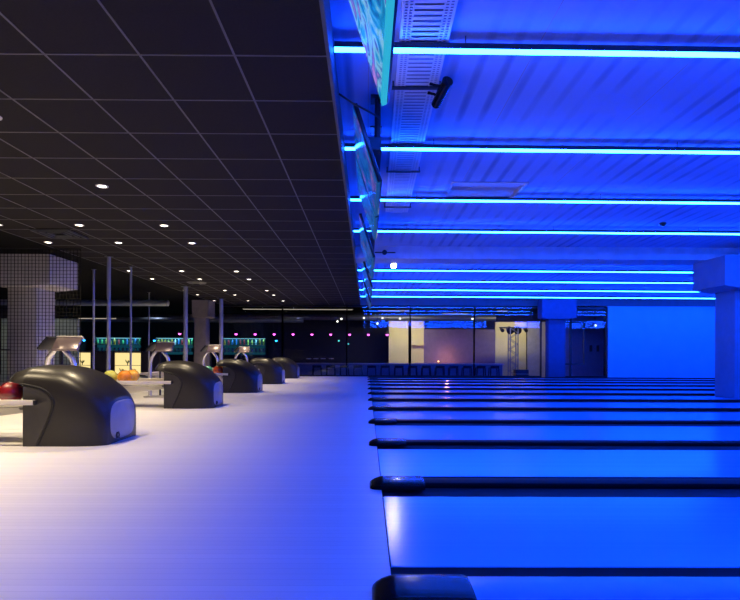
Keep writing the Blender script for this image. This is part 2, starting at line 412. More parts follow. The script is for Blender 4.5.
# ------------------------------------------------------------------ downlights in the tiles
dl = []
rows = [4.26, 6.02, 7.86, 9.1, 12.2, 13.5, 15.9, 17.1, 19.0]
colsx = [-3.0, -4.25, -5.45]
for j, y in enumerate(rows):
    for i, x in enumerate(colsx):
        lab = 'round recessed downlight, %s from the camera end, in the %s row from the lanes' % (ORD[j], ORD[i])
        root = thing('downlight', lab, 'downlight', (x, y, ZD), group='recessed downlights')
        if not dl:
            q = MB(); q.lathe([(.045, -.002), (.058, -.010), (.066, -.008), (.068, -.0005), (.045, -.0005)], 24); q.build('ring', M_ring, root)
            q = MB(); q.lathe([(0, -.006), (.044, -.006), (.044, -.0008), (0, -.0008)], 24); q.build('bulb', M_bulb, root)
        else:
            for ch in dl[0].children:
                if ch.type == 'MESH': c = ch.copy(); c.parent = root; COL.objects.link(c)
        spot('downlight_beam', (0, 0, -.03), (0, 0, -1), DOWN * {0: 1.02, 1: .84}.get(j, .60) * (0 if i == 2 and j == 8 else 1), WARM, 103, .8, .04, root)
        dl.append(root)
for x, y in ((-3.0, 2.4), (-4.25, 2.4), (-3.0, .8)): spot('downlight_beam', (x, y, ZD - .03), (0, 0, -1), DOWN * 1.05, WARM, 103, .8, .04)

# ------------------------------------------------------------------ ball returns
def hood_ring(x, zb, zt, wd):
    zs = zt - .23
    n = 12; t0 = 0.0; w0 = wd
    if zb > zs:                                     # overhanging tip: same roof curve, cut off at its underside
        sn = min(.95, ((zb - zs) / (zt - zs)) ** (1 / .72)); t0 = math.asin(sn); w0 = wd * math.cos(t0) ** .72
        low = [(x, -w0 * .94, zb), (x, -w0 * .97, zb), (x, -w0, zb)]
    else:
        low = [(x, -wd, zb), (x, -wd, (zb + zs) / 2), (x, -wd, zs)]
    pts = list(low)
    for t in range(1, n):
        a = t0 + (PI - 2 * t0) * t / n
        pts.append((x, -wd * math.copysign(abs(math.cos(a)) ** .72, math.cos(a)), zs + (zt - zs) * math.sin(a) ** .72))
    return pts + [(p[0], -p[1], p[2]) for p in reversed(low)]
HX = -2.80
stn = [(-3.345, .630, .668, .30), (-3.335, .612, .690, .345), (-3.30, .594, .714, .375), (-3.25, .582, .728, .395), (-3.185, .574, .738, .40), (-3.165, .572, .741, .40),
       (-3.16, .0, .741, .40), (-3.05, .0, .744, .40), (-2.95, .0, .737, .40), (-2.85, .0, .719, .40), (-2.75, .0, .684, .40), (-2.66, .0, .636, .395), (-2.58, .0, .580, .385), (-2.52, .0, .530, .37), (-2.47, .0, .478, .345), (-2.44, .0, .440, .32), (-2.425, .0, .420, .30)]
labels_h = ['large charcoal ball return hood standing closest to the left edge', 'charcoal ball return hood, second of the row of five', 'charcoal ball return hood, third of the row of five',
            'charcoal ball return hood, fourth of the row of five', 'small charcoal ball return hood at the glazed end of the row']
hoods = []
for i in range(5):
    root = thing('ball_return_hood', labels_h[i], 'ball return', (HX, 5.30 + 3.39 * i, 0), group='ball return hoods')
    if not hoods:
        q = MB(); q.loft([hood_ring(x - HX, *r) for x, *r in stn])
        body = q.build('body', M_hood, root, sharp=48)
        for sgn in (-1, 1):
            path = [(-3.17, .575), (-3.12, .567), (-3.06, .554), (-3.00, .540), (-2.955, .517), (-2.915, .485), (-2.89, .45), (-2.877, .41), (-2.880, .37), (-2.90, .30), (-2.93, .22), (-2.98, .11), (-3.03, .004)]
            q = MB(); q.tube([(x - HX, sgn * .401, z) for x, z in path], .009, 8); q.build('groove', M_groove, body)
            poly = [(x - HX - .02, z - .012) for x, z in path[1:]] + [(-3.156 - HX, .004), (-3.156 - HX, .55)]
            q = MB(); q.prism(poly, 'y', sgn * .398, sgn * .404); q.build('side_panel', M_hood2, root)
        # pale panel on the lane end
        ring0, ring1 = [], []
        for t in range(28):
            a = 2 * PI * t / 28
            yy = .265 * math.copysign(abs(math.cos(a)) ** .6, math.cos(a)); zz = .215 + .190 * math.copysign(abs(math.sin(a)) ** .6, math.sin(a))
            ring0.append((-2.430 - HX, yy, zz)); ring1.append((-2.408 - HX - .01 * abs(math.cos(a)), yy * .94, .215 + (zz - .215) * .94))
        q = MB(); q.loft([ring0, ring1]); ep = q.build('end_panel', M_endp, root, sharp=50)
        q = MB(); xx = -2.403 - HX
        q.tube([(xx, -.15 - .022, .045), (xx, -.15 - .026, .075), (xx, -.15 - .012, .098), (xx, -.15 + .012, .098), (xx, -.15 + .026, .075), (xx, -.15 + .02, .055)], .007, 6)
        q.tube([(xx, -.15, .05), (xx, -.15 + .03, .044)], .006, 6)
        q.build('logo', M_groove, ep)
        # ring seam on the tip
        q = MB(); q.tube([(-3.325 - HX,) + (p[1] * 1.004, p[2]) for p in hood_ring(0, .606, .698, .372)], .004, 6); q.build('tip_seam', M_groove, body)
    else:
        for ch in hoods[0].children:
            c = ch.copy(); c.parent = root; COL.objects.link(c)
            for g in ch.children:
                d = g.copy(); d.parent = c; COL.objects.link(d)
    hoods.append(root)

# ball racks reaching back from the hoods
racks = []
RL = ['pale metal ball rack running into the large hood at the left edge', 'pale metal ball rack running into the second hood of the row', 'pale metal ball rack running into the third hood of the row', 'pale metal ball rack running into the fourth hood of the row', 'pale metal ball rack running into the hood at the glazed end']
for i in range(5):
    root = thing('ball_rack', RL[i], 'ball rack', (HX, 5.30 + 3.39 * i, 0), group='ball racks')
    if not racks:
        x0, x1 = -4.95 - HX, -3.03 - HX
        for sgn in (-1, 1):
            q = MB(); q.box(x0, x1, *sorted((sgn * .418, sgn * .468)), .385, .432, bevel=.008); r_ = q.build('rail', M_rail, root)
            q = MB(); q.box(x1, x1 + .02, *sorted((sgn * .420, sgn * .466)), .387, .430, bevel=.006); q.build('end_cap', M_groove, r_)
        q = MB(); q.box(x0, x0 + .05, -.418, .418, .385, .432, bevel=.008); q.build('cross_rail', M_rail, root)
        q = MB()
        for s_ in (-.22, .22):
            for dy in (-.055, .055): q.cyl((x0 + .05, s_ + dy, .372), (-3.17 - HX, s_ + dy, .372), .014, n=10)
        for xx in (x0 + .3, x0 + 1.1, x0 + 1.75): q.box(xx - .02, xx + .02, -.418, .418, .335, .357)
        q.build('ball_bed', M_steel, root)
        q = MB(); q.prism([(x0 + .2, .335), (-3.18 - HX, .335), (-3.18 - HX, .30), (x0 + 1.0, .20), (x0 + .5, .20)], 'y', -.20, .20); q.build('trough', M_steel, root)
        q = MB(); q.box(x0 + .55, x0 + .95, -.16, .16, .02, .20, bevel=.01); q.box(x0 + .45, x0 + 1.05, -.26, .26, 0, .02, bevel=.006); q.build('pedestal', M_steel, root)
    else:
        for ch in racks[0].children:
            c = ch.copy(); c.parent = root; COL.objects.link(c)
            for g in ch.children:
                d = g.copy(); d.parent = c; COL.objects.link(d)
    racks.append(root)

BZ = .4825
def bowl(x, y, col, label, key):
    m = mat('ball_' + key, col, .12, vary=.45, scale=9, coat=.6)
    root = thing('bowling_ball', label, 'bowling ball', (x, y, BZ), group='balls on the racks')
    MB().ball((0, 0, 0), .108, 32).build('shell', m, root)
    q = MB()
    for a in ((-.03, .02), (.0, .035), (.0, -.03)):
        n_ = Vector((a[0], a[1] - .0, .10)).normalized()
        q.cyl(n_ * .1065, n_ * .1085, .012, n=12)
    q.build('finger_hole', M_groove, root)
def rowy(i, s): return 5.30 + 3.39 * i + s * .22
bowl(-3.385, rowy(0, -1), (.24, .012, .018), 'marbled red bowling ball tucked beside the largest hood', 'red')
bowl(-3.61, rowy(0, -1), (.75, .20, .03), 'orange bowling ball cut by the left edge', 'orange')
bowl(-3.85, rowy(1, -1), (.85, .24, .02), 'bright orange bowling ball on the rack of the second hood', 'bright_orange')
bowl(-4.08, rowy(1, -1), (.50, .50, .10), 'yellow-green bowling ball beside the bright orange one', 'lime')
bowl(-3.92, rowy(1, 1), (.75, .35, .05), 'amber bowling ball behind the bright orange one', 'amber')
bowl(-3.315, rowy(2, -1), (.80, .10, .03), 'red-orange bowling ball against the third hood', 'vermilion')
bowl(-3.545, rowy(2, -1), (.02, .30, .16), 'green bowling ball on the rack of the third hood', 'green')
bowl(-3.37, rowy(2, 1), (.80, .16, .03), 'orange bowling ball behind the red-orange one', 'orange_two')

# scoring consoles
cons = []
CL = ['scoring console with tilted screen rising behind the largest hood', 'scoring console with tilted screen behind the second hood', 'scoring console with tilted screen behind the third hood', 'scoring console with tilted screen behind the fourth hood']
M_scr = mat('console_screen', (.03, .05, .12), .1)
M_shell = mat('console_shell', (.16, .12, .13), .25, .2)
for i in range(4):
    root = thing('scoring_console', CL[i], 'scoring console', (-4.08, 7.1 + 3.39 * i, 0), group='scoring consoles')
    if not cons:
        q = MB(); q.box(-.25, .25, -.18, .18, 0, .03, bevel=.01); q.build('base', M_steel, root)
        for sx in (-1, 1):
            q = MB(); q.tube([(sx * .19, 0, .03), (sx * .19, 0, .5), (sx * .185, 0, .68), (sx * .16, -.01, .78), (sx * .11, -.02, .85), (sx * .06, -.03, .90)], [.032, .032, .034, .036, .036, .03], 12); q.build('leg', M_chrome, root)
        q = MB(); q.cyl((0, .02, .03), (0, .02, .9), .018); q.build('post', M_dkmetal, root)
        A = Matrix.Translation((.08, -.02, .98)) @ Matrix.Rotation(math.radians(-38), 4, 'X')
        q = MB(); q.box(-.15, .19, -.02, .02, -.11, .11, M=A, bevel=.012); sh = q.build('housing', M_shell, root)
        q = MB(); q.box(-.13, .17, .018, .026, -.09, .09, M=A); q.build('screen', M_scr, sh)
        q = MB(); q.box(-.155, .195, -.026, .028, .105, .122, M=A, bevel=.006); q.build('top_edge', M_rail, sh)
        B = Matrix.Translation((-.15, 0, .985)) @ Matrix.Rotation(math.radians(40), 4, 'Y')
        q = MB(); q.box(-.018, .018, -.16, .16, -.10, .11, M=B, bevel=.01); s2 = q.build('side_screen', M_dkmetal, root)
        q = MB(); q.box(-.024, -.017, -.14, .14, -.085, .095, M=B); q.build('screen', M_scr, s2)
    else:
        for ch in cons[0].children:
            c = ch.copy(); c.parent = root; COL.objects.link(c)
            for g in ch.children:
                d = g.copy(); d.parent = c; COL.objects.link(d)
    cons.append(root)

# ------------------------------------------------------------------ monitors over the foul line
TILT = math.radians(18)
TVX, TVZ = .085, 2.265
M_bez = mat('black_monitor_bezel', (.012, .012, .014), .3)
M_cyan = emit('cyan_edge_glow', (.03, .50, .75), .85)
M_cyan2 = emit('dim_cyan_edge_glow', (.02, .22, .70), .30)
tvs = [(1.93, 0)] + [(4.33 + 3.39 * i + d, i + 1) for i in range(4) for d in (0, 1.12)]
for n, (y0, pi_) in enumerate(tvs):
    W, H = 1.06, .67
    root = thing('monitor', 'tilted lane monitor hung from the concrete ceiling, %s from the camera end' % ORD[n], 'monitor', (TVX, y0 + W / 2, TVZ), group='lane monitors')
    R = Matrix.Rotation(-TILT, 4, 'Y')
    q = MB(); q.box(-.0, .038, -W / 2, W / 2, 0, H, M=R, bevel=.006); q.build('housing', M_bez, root)
    q = MB(); q.box(-.006, .0, -W / 2 + .015, W / 2 - .015, .03, H - .015, M=R); q.build('display', display_mat('monitor_picture', n), root)
    q = MB(); q.box(-.008, .020, -W / 2 + .005, W / 2 - .005, -.006, .018, M=R); q.build('glow_bezel_edge', M_cyan if n == 0 else M_cyan2, root)  # lower bezel edge; its cyan light is put in as emission
    zt = ZC - TVZ
    q = MB(); q.cyl((.0, -W / 2 + .22, .34), (.0, -W / 2 + .22, zt), .026); q.cyl((.0, W / 2 - .22, .34), (.0, W / 2 - .22, zt), .022)
    q.box(-.06, .05, -W / 2 + .14, -W / 2 + .30, zt - .012, zt - .001); q.box(-.06, .05, W / 2 - .30, W / 2 - .14, zt - .012, zt - .001)
    q.box(-.09, .03, -W / 2 + .08, W / 2 - .08, .30, .40)
    q.build('ceiling_mount', M_dkmetal, root)
q = MB(); q.tube([(-.23, 4.22, 2.93), (-.12, 4.25, 2.87), (.0, 4.3, 2.83), (.10, 4.44, 2.84)], .008, 8)
tag(q.build('cable', M_dkmetal), 'thin dark cable sagging from the bulkhead to a monitor mount', 'cable')

# ------------------------------------------------------------------ perforated cable tray, camera, detector, lamp
M_tray = mat('galvanised_tray', (.70, .72, .74), .45, .1)
root = thing('cable_tray', 'long perforated cable tray running under the concrete ceiling', 'cable tray', (.165, 0, 3.0), -.0135)
tx0, tx1, ty0, ty1 = .0, .335, 0.5, 8.0
q = MB(); q.box(tx0, tx0 + .006, ty0, ty1, 0, .05); q.box(tx1 - .006, tx1, ty0, ty1, 0, .05); q.build('side_rail', M_tray, root)
q = MB(); y = ty0 + .02
while y < ty1:
    q.box(tx0 + .075, tx1 - .075, y - .016, y + .016, .0, .003); y += .055
for xx in (tx0 + .012, tx0 + .042, tx0 + .072, tx1 - .072, tx1 - .042, tx1 - .012): q.box(xx - .006, xx + .006, ty0, ty1, .0, .003)
y = ty0 + .01
while y < ty1:
    q.box(tx0 + .006, tx0 + .075, y - .006, y + .006, .0005, .0035); q.box(tx1 - .075, tx1 - .006, y - .006, y + .006, .0005, .0035); y += .0275
q.build('perforated_mesh', M_tray, root)
q = MB(); q.box(tx0 + .008, tx1 - .008, ty0 + .01, ty1 - .01, .012, .016); q.build('slot_shade', mat('tray_slot_shade', (.20, .22, .30), .8), root)  # dark sheet added over the slots, standing in for shade inside the tray
for yy in (1.2, 2.7, 4.25, 6.2, 7.7):
    q = MB(); q.box(tx0 - .03, tx1 + .03, yy - .02, yy + .02, -.012, -.001)
    for xx in (tx0 - .02, tx1 + .02): q.cyl((xx, yy, -.002), (xx, yy, .049), .006, n=8)
    q.build('hanger', M_dkmetal, root)

root = thing('security_camera', 'black tubular camera on two arms beside the cable tray', 'camera', (.595, 4.20, 2.955))
a0, a1 = Vector((.02, -.11, .015)), Vector((-.04, .14, -.05))
q = MB(); q.cyl(a0, a1, .044, .038, 20); q.build('body', M_black, root)
q = MB(); q.cyl(a1, a1 + (a1 - a0).normalized() * .01, .030, n=20); q.build('lens', mat('lens_glass', (.10, .05, .06), .1), root)
for yy, z_ in ((-.05, .0), (.09, -.035)):
    q = MB(); q.tube([(-.115, yy - .02, .013), (-.06, yy - .01, .006), (.0, yy, z_)], .011, 8); q.build('arm', M_black, root)

root = thing('smoke_detector', 'small dark round detector on the blue ceiling', 'smoke detector', (X(663, 8.75), 8.75, ZC))
q = MB(); q.lathe([(0, -.05), (.035, -.05), (.05, -.035), (.055, -.02), (.055, -.001), (0, -.001)], 20); q.build('housing', M_dkmetal, root)
q = MB(); q.lathe([(0, -.058), (.015, -.058), (.018, -.05), (0, -.05)], 12); q.build('sensor', M_black, root)

root = thing('spotlight', 'bright white spotlight hanging just past the concrete beam', 'spotlight', (.585, 11.75, 2.82))
q = MB(); q.cyl((0, .14, .03), (0, 0, 0), .05, .07, 20); q.build('housing', M_dkmetal, root)
q = MB(); q.cyl((0, -.001, 0), (0, -.012, -.003), .062, n=24); q.build('lens', emit('white_lens', (1, .97, .88), 20), root)
q = MB(); q.cyl((0, .08, .06), (0, .08, ZC - 2.821), .014); q.box(-.07, .07, .02, .14, ZC - 2.832, ZC - 2.821); q.build('bracket', M_dkmetal, root)
spot('spotlight_beam', (0, -.03, -.005), (-.02, -1, -.28), 26, (1, .93, .80), 130, .6, .06, root)

root = thing('beam_fixture', 'small dark conduit with round box on the beam face', 'conduit', (.35, 10.745, 2.915))
q = MB(); q.cyl((-.20, -.014, 0), (.22, -.014, 0), .012, n=10); q.build('pipe', M_dkmetal, root)
q = MB(); q.cyl((0, -.0, 0), (0, -.05, 0), .05, n=18); q.build('junction_box', M_dkmetal, root)

root = thing('air_vent', 'dark square air diffuser set in the black tiles', 'air vent', (-4.85, 8.4, ZD))
q = MB(); q.box(-.3, .3, -.3, .3, -.006, -.001); q.build('plate', M_blackceil, root)
q = MB()
for r_ in (.28, .20, .12):
    for s_ in (-1, 1):
        q.box(-r_, r_, s_ * r_ - .012, s_ * r_ + .012, -.03, -.007); q.box(s_ * r_ - .012, s_ * r_ + .012, -r_, r_, -.03, -.007)
q.build('louvre', mat('vent_grey', (.06, .06, .06), .5), root)
root = thing('air_vent', 'dark round air diffuser beyond the square one in the tiles', 'air vent', (-4.55, 14.2, ZD))
q = MB(); q.lathe([(0, -.05), (.10, -.05), (.13, -.03), (.22, -.02), (.26, -.002), (0, -.002)], 24); q.build('plate', mat('vent_grey', (.06, .06, .06), .5), root)
q = MB(); q.lathe([(.03, -.06), (.09, -.055), (.09, -.051), (.03, -.051)], 20); q.build('core', M_blackceil, root)

# ------------------------------------------------------------------ netting and poles at the left
root = thing('net_screen', 'tall square-mesh net screen in front of the pale column', 'net screen', (0, 9.6, 0))
q = MB(); x = -7.6
while x < -5.16: q.box(x - .004, x + .004, -.003, .003, .02, 2.74); x += .0625
z = .03
while z < 2.74: q.box(-7.62, -5.16, -.0032, .0032, z - .0035, z + .0035); z += .0625
q.build('netting', mat('dark_net_cord', (.012, .011, .011), .9, spec=.1), root)
q = MB(); q.cyl((-7.62, 0, 2.735), (-5.15, 0, 2.735), .012, n=8); q.cyl((-7.62, 0, .02), (-5.15, 0, .02), .012, n=8); q.build('cord', M_dkmetal, root)

M_pole = mat('blue_grey_pole', (.32, .33, .42), .4, .3)
PL = [(94, 12.0, .024, 'slim steel pole left of the thick pole behind the largest hood'), (109, 10.4, .036, 'thick steel pole rising behind the largest hood'), (131, 11.6, .022, 'slim steel pole right of the thick pole behind the largest hood'),
      (185.5, 15.0, .06, 'thick steel pole rising above the second hood'), (221, 18.3, .065, 'steel pole beside the grey column over the third hood'), (149, 16.5, .022, 'very thin pole between the two thick poles')]
for px, D, r, lab in PL:
    root = thing('steel_pole', lab, 'pole', (X(px, D), D, 0), group='steel poles')
    q = MB(); q.cyl((0, 0, .012), (0, 0, ZD - .012), r, n=18); q.build('shaft', M_pole, root)
    q = MB(); q.cyl((0, 0, 0), (0, 0, .012), r * 2.2, n=20); q.build('base_plate', M_dkmetal, root)
    q = MB(); q.cyl((0, 0, ZD - .012), (0, 0, ZD - .001), r * 2.2, n=20); q.build('top_plate', M_dkmetal, root)

b = MB(); b.box(-9.6, -7.62, 14.0, 14.12, 0, 1.76); struct('wall_partition', b, mat('sage_wall', (.30, .36, .30), .8), 'pale green partition behind the netting', 'wall')
spot('partition_wash', (-8.6, 13.2, 2.6), (0, .35, -1), 25, (1, .95, .85), 100)
root = thing('bar_table', 'slim black high table cut by the left edge', 'table', (X(4, 10.3), 10.0, 0))
q = MB(); q.lathe([(0, .90), (.28, .90), (.29, .915), (.28, .93), (0, .93)], 28); q.build('tabletop', M_dkmetal, root)
q = MB(); q.cyl((0, 0, .02), (0, 0, .90), .03); q.build('stem', M_dkmetal, root)
q = MB(); q.lathe([(0, 0), (.22, 0), (.22, .012), (.04, .03), (0, .03)], 24); q.build('foot', M_dkmetal, root)

# ------------------------------------------------------------------ bar at the far left
D = 19.6
M_brown = mat('dark_brown_panel', (.05, .035, .035), .5)
M_yel = emit('lit_amber_panel', (1.0, .78, .32), 1.05)
root = thing('bar_counter', 'brown bar counter with two glowing yellow niches', 'bar counter', (0, D, 0))
bx0, bx1 = X(50, D), X(160, D)
q = MB(); q.box(bx0, bx1, .05, .65, 0, .90); q.build('body', M_brown, root)
q = MB(); q.box(bx0 - .05, bx1 + .05, -.05, .70, .90, .945, bevel=.008); q.build('countertop', mat('dark_stone', (.05, .05, .06), .2), root)
for a, c in ((66, 91), (115, 141)):
    q = MB(); n0, n1 = X(a, D), X(c, D)
    q.box(n0, n1, .035, .049, .10, .87); nn = q.build('niche', M_yel, root)
    q = MB(); q.box(n0, n1, -.045, .034, .40, .415); q.box(n0, n1, -.045, .034, .085, .10); q.box(n0 - .02, n0, -.0, .049, .08, .89); q.box(n1, n1 + .02, -.0, .049, .08, .89); q.build('shelf', M_brown, nn)
random.seed(3)
GL = ['first', 'second', 'third']
nb = 0
for a, c, lab in ((76, 90, 'left'), (119, 137, 'right')):
    for j in range(3):
        px = a + (c - a) * (j + .5) / 3
        root = thing('plant_pot', 'potted plant in the glowing niche %s, %s along' % ('nearer the column' if lab == 'left' else 'nearer the orange ball', GL[j]), 'potted plant', (X(px, D), D - .008, .1015 if j != 1 else .4165), group='potted plants in the bar niches')
        q = MB(); q.lathe([(0, 0), (.013, 0), (.016, .06), (0, .06)], 10); q.build('pot', M_brown, root)
        q = MB()
        for t in range(5):
            aa = t * 1.3; q.tube([(0, 0, .06), (.05 * math.cos(aa), .008 * math.sin(aa), .13), (.09 * math.cos(aa), .012 * math.sin(aa), .16 + .02 * (t % 3))], [.010, .020, .010], 6)
        q.build('foliage', mat('pot_leaf', (.10, .16, .03), .6), root)

# back bar shelving, turquoise
M_cy = emit('turquoise_back_panel', (.04, .42, .62), .10)
M_cy2 = emit('turquoise_shelf_light', (.30, .80, 1.0), .9)
DS = 26.6
bott = {}
def bottle_parts(key, col):
    if key in bott: return bott[key]
    root = thing('bottle', 'x', 'bottle')
    q = MB(); q.lathe([(0, 0), (.036, 0), (.038, .01), (.038, .17), (.03, .20), (.014, .225), (.013, .27), (0, .27)], 12); q.build('glass', mat('bottle_' + key, col, .15, vary=.2), root)
    q = MB(); q.lathe([(0, .27), (.015, .27), (.015, .295), (0, .295)], 10); q.build('stopper', M_dkmetal, root)
    bott[key] = root
    return root
cols = {'amber': (.7, .35, .05), 'green': (.1, .4, .15), 'clear': (.75, .8, .85), 'red': (.6, .05, .06), 'yellow': (.8, .65, .12), 'blue': (.1, .25, .7)}
used = set()
SH = [(95, 141, 'left shelf behind the thick pole'), (156, 193, 'middle shelf between thick pole and column'), (222, 265, 'shelf above the third hood')]
for si, (a, c, nm) in enumerate(SH):
    root = thing('bottle_shelf', 'turquoise-lit bottle %s' % nm, 'shelf', (0, DS, 0), group='turquoise bottle shelves')
    x0, x1 = X(a, DS), X(c, DS)
    q = MB(); q.box(x0, x1, .28, .31, .80, 1.63); q.build('back_panel', M_cy, root)
    q = MB(); q.box(x0 - .03, x0, 0, .31, -.4, 1.65); q.box(x1, x1 + .03, 0, .31, -.4, 1.65); q.box(x0, x1, .1, .31, -.4, .80); q.build('frame', M_blkwall, root)
    for z in (.93, 1.27):
        q = MB(); q.box(x0, x1, .02, .28, z, z + .025); q.build('shelf_board', M_shelfboard, root)
    q = MB(); q.box(x0, x1, .20, .275, 1.60, 1.625); q.build('shelf_light', M_cy2, root)
    n = 11
    for t in range(n):
        key = random.choice(list(cols)); p = bottle_parts(key, cols[key])
        r_ = p if key not in used else copy_tree(p)
        used.add(key)
        r_.location = (x0 + (x1 - x0) * (t + .5) / n, DS + .13, 1.297); s_ = random.uniform(.9, 1.25); r_.scale = (1.15, 1.15, s_)
        tag(r_, '%s bottle, %s along the turquoise %s' % (key, ORD[t], nm), 'bottle', 'bottles on the turquoise shelves')
    for t in range(n):
        g = thing('drinking_glass', 'pale glass, %s along below the bottles, %s' % (ORD[t], nm), 'glass', (x0 + (x1 - x0) * (t + .5) / n, DS + .13, .956), group='glasses on the turquoise shelves')
        if t == 0 and si == 0:
            q = MB(); q.lathe([(0, 0), (.05, 0), (.06, .17), (.054, .17), (.045, .02), (0, .02)], 12); G0 = q.build('bowl', mat('frosted_glass', (.6, .75, .8), .2), g)
        else:
            c_ = G0.copy(); c_.parent = g; COL.objects.link(c_)
    l = bpy.data.lights.new('shelf_glow', 'AREA'); l.shape = 'RECTANGLE'; l.size = x1 - x0; l.size_y = .05; l.energy = 9; l.color = (.2, .75, 1)
    o = bpy.data.objects.new('shelf_glow', l); COL.objects.link(o); o.parent = root; o.location = ((x0 + x1) / 2, .06, 1.63)

# cyan marker lamps and magenta pendants
def pendant(px, py, D, col, label, group, key, zc=3.0):
    z = EYE + (353.5 - py) * D / 531
    root = thing('pendant_lamp', label, 'pendant lamp', (X(px, D), D, z), group=group)
    q = MB(); q.cyl((0, 0, .11), (0, 0, zc - z - .001), .006, n=6); q.build('cord', M_dkmetal, root)
    q = MB(); q.lathe([(.075, -.01), (.07, .05), (.03, .10), (.012, .12), (0, .12)], 16); q.build('lamp_shade', M_dkmetal, root)
    q = MB(); q.ball((0, 0, -.02), .055, 14); q.build('bulb', emit('bulb_' + key, col, 7), root)
    return root
mx = [179.7, 235.8, 254.9, 273.9, 292.7, 311.6, 330.3, 349.3, 368, 386.8]
for i, px in enumerate(mx):
    pendant(px, 333.5, 23.5, (1, .10, .75), 'glowing magenta pendant lamp, %s of the row of ten from the bar end' % ORD[i], 'magenta pendant lamps', 'magenta')
for px, py, lab in ((84.6, 340.3, 'glowing blue pendant lamp beside the netting'), (154.5, 340.3, 'glowing blue pendant lamp left of the second console'), (276, 340, 'glowing blue pendant lamp under the magenta row')):
    pendant(px, py, 24.5, (.02, .35, 1), lab, 'blue pendant lamps', 'azure')

# ducts and linear light behind the glass
M_duct = mat('grey_duct', (.30, .33, .37), .4, .5)
def duct(x0, x1, y, z, r, lab):
    root = thing('ventilation_duct', lab, 'duct', (0, y, z))
    q = MB(); q.cyl((x0, 0, 0), (x1, 0, 0), r, n=18); q.build('pipe', M_duct, root)
    t = x0 + .4
    while t < x1:
        q = MB(); q.cyl((t - .03, 0, 0), (t + .03, 0, 0), r * 1.06, n=18); q.build('collar', M_duct, root); t += 2.8
    t = x0 + .6
    while t < x1:
        q = MB(); q.cyl((t, 0, r), (t, 0, 2.995 - z if y > YE else ZD - z), .008, n=6); q.build('hanger', M_dkmetal, root); t += 2.8
duct(-13, -2.7, 22.6, 2.28, .10, 'long grey round duct over the bar behind the poles')
duct(-10.5, 6.2, 25.6, 2.62, .13, 'long grey round duct near the rear wall of the bar')
duct(-12.5, -5.9, 15.8, 2.35, .09, 'grey round duct above the seats beyond the poles')
M_lin = emit('warm_linear_lamp', (1, .85, .65), .55)
for x0, x1, y, z, lab in ((X(243, 21.8), X(352, 21.8), 21.8, 2.70, 'long dim linear lamp behind the bay with magenta lamps'), (X(378, 22.6), X(408, 22.6), 22.6, 2.73, 'short linear lamp above the wide yellow panel'), (X(442, 23.2), X(468, 23.2), 23.2, 2.66, 'short linear lamp above the violet wall'), (X(497, 22.4), X(507, 22.4), 22.4, 2.72, 'small linear lamp above the light truss'), (X(80, 21), X(116, 21), 21.0, 2.24, 'short linear lamp over the bar counter')):
    root = thing('linear_lamp', lab, 'linear lamp', ((x0 + x1) / 2, y, z))
    h = (x1 - x0) / 2
    q = MB(); q.box(-h, h, -.05, .05, -.03, -.01); q.build('diffuser', M_lin, root)
    q = MB(); q.box(-h, h, -.055, .055, -.01, .04); q.build('housing', M_dkmetal, root)
    q = MB(); q.cyl((-h * .8, 0, .04), (-h * .8, 0, 2.999 - z), .006, n=6); q.cyl((h * .8, 0, .04), (h * .8, 0, 2.999 - z), .006, n=6); q.build('hanger', M_dkmetal, root)
dots = [(341, 318.5, 23), (363.5, 317.5, 23), (382, 317.5, 23), (377, 323, 22), (399.5, 318, 23), (472, 318, 23), (595.6, 324, 22.2), (338.5, 340.5, 25), (348, 343.5, 25), (337, 321, 24)]
for i, (px, py, D) in enumerate(dots):
    lab = {6: 'white lamp glowing behind the narrow glazed door', 7: 'teal lamp glowing low in the dark bay', 8: 'small teal lamp right of the other teal one'}.get(i, 'small white ceiling spot in the bar, %s from the outer end' % ORD[i])
    z = EYE + (353.5 - py) * D / 531
    root = thing('ceiling_spot', lab, 'ceiling spot', (X(px, D), D, z))
    q = MB(); q.cyl((0, -.02, 0), (0, .07, .02), .045, .04, 14); q.build('housing', M_dkmetal, root)
    q = MB(); q.cyl((0, -.021, 0), (0, -.03, -.001), .04, n=14); q.build('lens', emit('spot_lens', (1, .92, .8), 4) if i not in (7, 8) else emit('teal_lens', (.1, .7, .6), 2), root)
    q = MB(); q.cyl((0, .04, .03), (0, .04, 2.999 - z), .008, n=6); q.build('stem', M_dkmetal, root)

# ------------------------------------------------------------------ things behind the right glazing
FZ = -.40
M_yw = mat('pale_yellow_panel', (.80, .70, .30), .7, vary=.04, scale=2)
M_vio = mat('violet_wall', (.20, .15, .24), .8)
D = 25.0
b = MB(); b.box(X(388.5, D), X(408, D), D, D + .1, FZ, 2.42); struct('wall_panel_1', b, M_yw, 'wide pale yellow wall panel behind the glass', 'wall')
b = MB(); b.box(X(411, D), X(423.5, D), D, D + .1, FZ, 2.42); b.box(X(411, D), X(423.5, D), D - .16, D - .001, 1.28, 1.33); struct('wall_panel_2', b, M_yw, 'narrow pale yellow wall panel with a dark ledge', 'wall')
b = MB(); b.box(X(423.6, D), X(495, D), D, D + .1, FZ, 2.05); struct('wall_panel_3', b, M_vio, 'violet wall with an orange glow above the counter', 'wall')
b = MB(); b.box(X(495.2, D), X(526, D), D, D + .1, FZ, 2.40); struct('wall_panel_4', b, M_yw, 'pale yellow wall behind the light truss', 'wall')
b = MB(); b.box(X(526.2, D), X(560, D), D - .2, D - .1, FZ, 2.40); struct('wall_panel_5', b, mat('grey_wall_panel', (.35, .33, .33), .8), 'grey wall right of the light truss', 'wall')
b = MB(); b.box(X(560, 23.5), 10.5, 23.5, 23.6, FZ, 3.0); struct('wall_panel_6', b, mat('blue_grey_panel', (.30, .30, .48), .8), 'blue-grey wall seen through the glazed door', 'wall')
